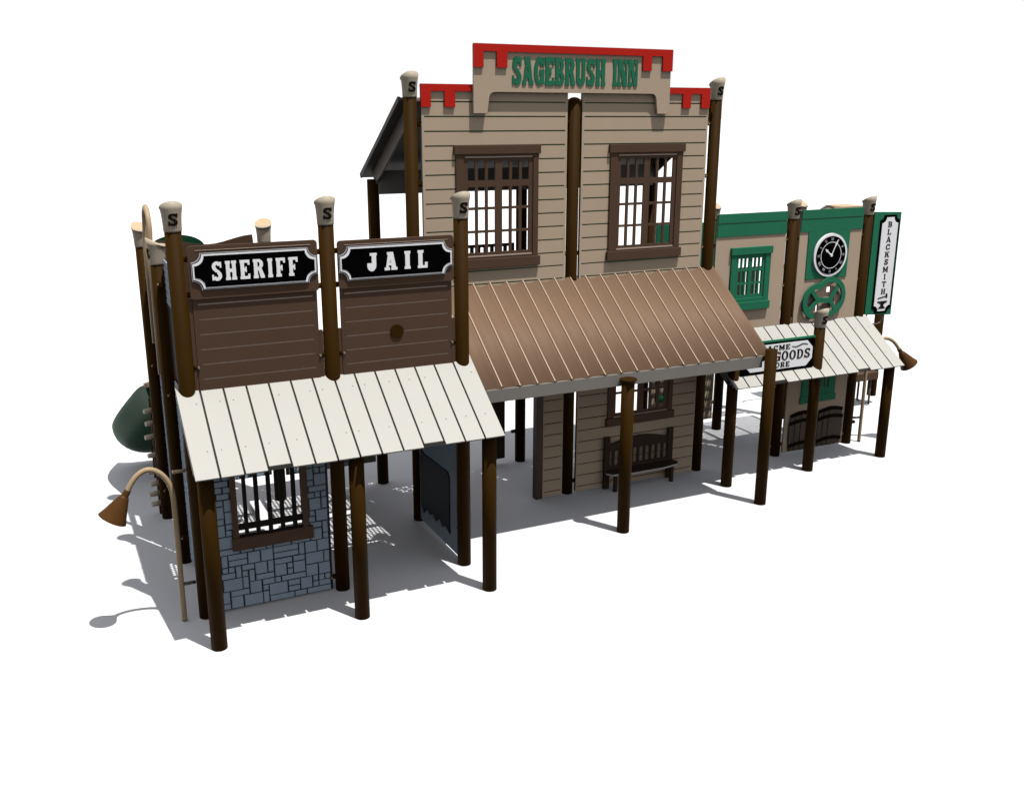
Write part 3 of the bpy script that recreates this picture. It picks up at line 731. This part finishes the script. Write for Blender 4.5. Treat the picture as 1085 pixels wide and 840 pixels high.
# blacksmith sign
BS = thing('sign', 'tall green board with white upright panel reading BLACKSMITH over an anvil', 'sign', (7.7,1.04,1.5))
mb = MB(); mb.poly([(7.505,1.515),(7.905,1.485),(7.905,2.645),(7.505,2.66)],0,.02,'green',planeY(1.035)); mb.build('board', BS, bevel=.002)
T = planeY(1.035); x0,x1,z0,z1 = 7.595,7.885,1.515,2.620
mb = MB(); fn = notched(x0,x1,z0,z1,.055); mb.poly(fn(0),-.006,-.0005,'black',T); mb.poly(fn(.026),-.010,-.006,'white',T); mb.build('plate', BS)
mb = MB(); zt = 2.548
for i, c in enumerate('BLACKSMITH'):
    W, rc = glyph_rects(c,1.05,.24,.13,.09,24); H = .060; cxx = 7.738; zz = zt-i*.0835
    for q in rc: mb.box(cxx+(q[0]-W/2)*H,cxx+(q[1]-W/2)*H,-.013,-.010,zz-H+q[2]*H,zz-H+q[3]*H,'ink',T)
# hammer and anvil
mb.poly([(7.668,1.682),(7.79,1.702),(7.788,1.714),(7.666,1.694)],-.013,-.010,'ink',T); mb.poly([(7.79,1.688),(7.812,1.692),(7.806,1.74),(7.784,1.736)],-.0135,-.010,'ink',T)
mb.poly([(7.665,1.655),(7.668,1.645),(7.715,1.625),(7.720,1.600),(7.690,1.580),(7.690,1.570),(7.79,1.570),(7.79,1.580),(7.762,1.600),(7.770,1.625),(7.812,1.640),(7.815,1.655)],-.013,-.010,'ink',T)
mb.build('lettering', BS)
mb = MB()
mb.tube([(7.56,1.06,1.52),(7.56,1.06,1.44),(7.58,1.06,1.405),(7.62,1.06,1.39),(7.74,1.06,1.39),(7.78,1.06,1.405),(7.80,1.06,1.44),(7.80,1.06,1.52)],.008,'steel',10); mb.build('hanger_loop', BS)

# ------------------------------------------------------------------ speaking tubes
def speaking_tube(x, y, sx, label, k=1.0, tilt=0.0):
    o = thing('speaking_tube', label, 'play tube', (x,y,0), 'tan talk tubes with brown horns')
    P = lambda a,z: (x+sx*a*(k if a > 0 else 1)*math.cos(tilt), y-abs(a)*k*math.sin(tilt), z)
    pts = [P(0,0),P(0,.3),P(-.003,.7),P(-.003,.98),P(.004,1.06),P(.03,1.14),P(.075,1.20),P(.13,1.235),P(.18,1.235),P(.23,1.205),P(.265,1.165),P(.31,1.09)]
    # smooth the bend
    for _ in range(2):
        q=[Vector(pts[0])]
        for a,b in zip(pts,pts[1:]): a=Vector(a);b=Vector(b); q+=[a.lerp(b,.25),a.lerp(b,.75)]
        q.append(Vector(pts[-1])); pts=q
    mb = MB(); mb.tube(pts,.0195,'pipe',18); mb.build('pipe', o)
    a = Vector(P(.30,1.105)); d = Vector((sx*.52*k*math.cos(tilt),-.52*k*math.sin(tilt),-.85)).normalized(); prof = [(0,.024),(.045,.026),(.06,.036),(.12,.058),(.19,.083),(.225,.098),(.24,.104)]
    mb = MB()
    for (l0,r0),(l1,r1) in zip(prof,prof[1:]): mb.ring(a+d*l0,a+d*l1,r0,r1,'horn',32,cap=False)
    pr=[(0.24,.104),(.232,.097),(.18,.070),(.06,.025)]
    for (l0,r0),(l1,r1) in zip(pr,pr[1:]): mb.ring(a+d*l0,a+d*l1,r0,r1,'horn',32,cap=(l1==.06))
    mb.build('horn', o)
    mb = MB(); e = -sx*(abs(x-(0 if sx<0 else X[6]))-R0-.004)
    for zz in (.30,): mb.ring((x,y,zz),(x+e,y if sx<0 else YI*.5+y*.5,zz),.013,.013,'steel',12)
    if sx < 0: mb.ring((x+.01,y,1.19),(x-e*-1+.0,y,1.19),.013,.013,'pipe',12)
    mb.build('bracket', o)
speaking_tube(-.164, .0, -1, 'tan bent talk tube with brown horn beside the stone wall, far left')
speaking_tube(7.600, 1.02, 1, 'tan bent talk tube with brown horn beyond the blacksmith sign, far right', 1.22, .35)

# ------------------------------------------------------------------ left side and rear play pieces
RL = thing('grab_rail', 'tan arched grab rail standing upright beside the left posts', 'rail', (-.075,1.5,0))
mb = MB(); RX = .0
pts = [(RX-.012,1.50,1.55),(RX-.005,1.50,2.55)]
for q in range(9): t=math.pi*q/8; pts.append((RX+.01,1.67-.17*math.cos(t),2.76+.18*math.sin(t)))
pts += [(RX,1.84,2.60),(RX,1.84,1.75)]
mb.tube(pts,.021,'pipe',16); mb.build('rail', RL)
CL = thing('step_climber', 'dark upright with small tan foot steps at the rear left corner', 'climber', (-.05,YB,0))
mb = MB(); mb.ring((-.02,YB+.13,0),(-.02,YB+.13,1.26),.045,.045,'post',20); mb.build('upright', CL)
for k,(zz,l) in enumerate(((1.05,.05),(.93,.045),(.80,.06),(.62,.05),(.46,.07),(.34,.055),(.24,.075),(.14,.06))):
    mb = MB(); e = -.055-l
    mb.ring((-.02,YB+.05,zz),(-.02+e,YB+.02,zz+.004),.030,.022,'bluestep',14); mb.build('step', CL)
mb = MB(); mb.ring((-.02,YB+.13,1.262),(-.02,YB+.13,1.283),.075,.075,'captop',24); mb.build('top_disc', CL)

SL = thing('slide', 'dark green moulded slide curving down behind the left stone wall', 'slide', (.2,3.0,0))
def slide():
    mb = MB()
    path = [(.12,2.22,1.20,.20),(.10,2.45,1.12,.23),(.06,2.75,.93,.27),(.02,3.05,.72,.32),(.0,3.35,.52,.35),(.02,3.62,.36,.34),(.06,3.85,.28,.30)]
    for _ in range(2):
        q=[path[0]]
        for a,b in zip(path,path[1:]): q+= [tuple(a[i]*.75+b[i]*.25 for i in range(4)), tuple(a[i]*.25+b[i]*.75 for i in range(4))]
        q.append(path[-1]); path=q
    n=16; outer=[];inner=[]
    for i,(x,y,z,w) in enumerate(path):
        ring=[];rin=[]
        for k in range(n+1):
            t=math.pi+math.pi*k/n
            hh=.26
            ring.append(mb.bm.verts.new((x+w*math.cos(t), y, z+.09+hh*math.sin(t)*1.05))); rin.append(mb.bm.verts.new((x+(w-.02)*math.cos(t), y, z+.09+(hh-.02)*math.sin(t)*1.05)))
        outer.append(ring); inner.append(rin)
    for A,sgn in ((outer,1),(inner,-1)):
        for a,b in zip(A,A[1:]):
            for k in range(n): mb.face([a[k],a[k+1],b[k+1],b[k]],'slide',True)
    for a,b,c,d in zip(outer,outer[1:],inner,inner[1:]):
        mb.face([a[0],b[0],d[0],c[0]],'slide'); mb.face([a[n],b[n],d[n],c[n]],'slide')
    for o_,i_ in ((outer[0],inner[0]),(outer[-1],inner[-1])):
        for k in range(n): mb.face([o_[k],o_[k+1],i_[k+1],i_[k]],'slide')
    mb.build('chute', SL)
    mb = MB(); mb.ring((.04,3.3,0),(.04,3.3,.34),.03,.03,'post',14); mb.build('leg', SL)
slide()
ST = thing('step_platform', 'small brown step platform with a dark post behind the right awning', 'play step', (8.9,2.2,0))
mb = MB(); mb.box(8.25,8.90,2.05,2.35,.36,.46,'brown'); mb.build('platform', ST, bevel=.006)
mb = MB(); mb.ring((8.96,2.2,.10),(8.96,2.2,1.45),.06,.06,'post',20); mb.build('post', ST)
for xx in (8.35,8.82):
    mb = MB(); mb.tube([(xx,2.1,.36),(xx,2.1,.02),(xx,2.3,.02),(xx,2.3,.36)],.015,'gear',10); mb.build('leg', ST)

# ------------------------------------------------------------------ camera
p = dict(cx=-.9053, cy=-7.1759, cz=3.7143, yaw=.4523, pitch=.2792, roll=.0034, f=1055.32)
cy_, sy_, cp, sp = math.cos(p['yaw']), math.sin(p['yaw']), math.cos(p['pitch']), math.sin(p['pitch'])
fw = Vector((sy_*cp, cy_*cp, -sp)); rt = Vector((cy_, -sy_, 0)); up = rt.cross(fw)
cr, sr = math.cos(p['roll']), math.sin(p['roll']); r2 = rt*cr+up*sr; u2 = -rt*sr+up*cr
cd = bpy.data.cameras.new('camera'); cam = bpy.data.objects.new('camera', cd); COL.objects.link(cam)
cam.matrix_world = Matrix(((r2.x,u2.x,-fw.x,p['cx']),(r2.y,u2.y,-fw.y,p['cy']),(r2.z,u2.z,-fw.z,p['cz']),(0,0,0,1)))
cd.sensor_width = 36; cd.lens = p['f']/1085*36; cd.clip_end = 2000; cd.clip_start = .05
SC.camera = cam

# ------------------------------------------------------------------ light
sun_dir = Vector((.150, -.275, 1)).normalized()
ld = bpy.data.lights.new('sun','SUN'); ld.energy = 4.9; ld.angle = math.radians(.4); ld.color = (1,.985,.96)
lo = bpy.data.objects.new('sun', ld); COL.objects.link(lo); lo.rotation_euler = sun_dir.to_track_quat('Z','Y').to_euler(); lo.location = (3,-4,10)
wd = bpy.data.worlds.new('World'); SC.world = wd; wd.use_nodes = True
nt = wd.node_tree; N = nt.nodes; L = nt.links; bg = N['Background']
tc = N.new('ShaderNodeTexCoord'); sep = N.new('ShaderNodeSeparateXYZ'); L.new(tc.outputs['Generated'], sep.inputs[0])
rp = N.new('ShaderNodeValToRGB'); L.new(sep.outputs['Z'], rp.inputs[0])
e = rp.color_ramp.elements; e[0].position = .115; e[0].color = (1.0,1.0,1.0,1); e[1].position = .16; e[1].color = (.34,.345,.37,1)
e2 = e.new(.9); e2.color = (.64,.65,.70,1)
L.new(rp.outputs[0], bg.inputs[0]); bg.inputs[1].default_value = 1.0
SC.view_settings.view_transform = 'Standard'; SC.view_settings.look = 'None'; SC.view_settings.exposure = 0; SC.view_settings.gamma = 1
SC.render.engine = 'CYCLES'
try:
    SC.cycles.max_bounces = 8; SC.cycles.diffuse_bounces = 0; SC.cycles.transparent_max_bounces = 16; SC.cycles.use_denoising = True
except Exception: pass
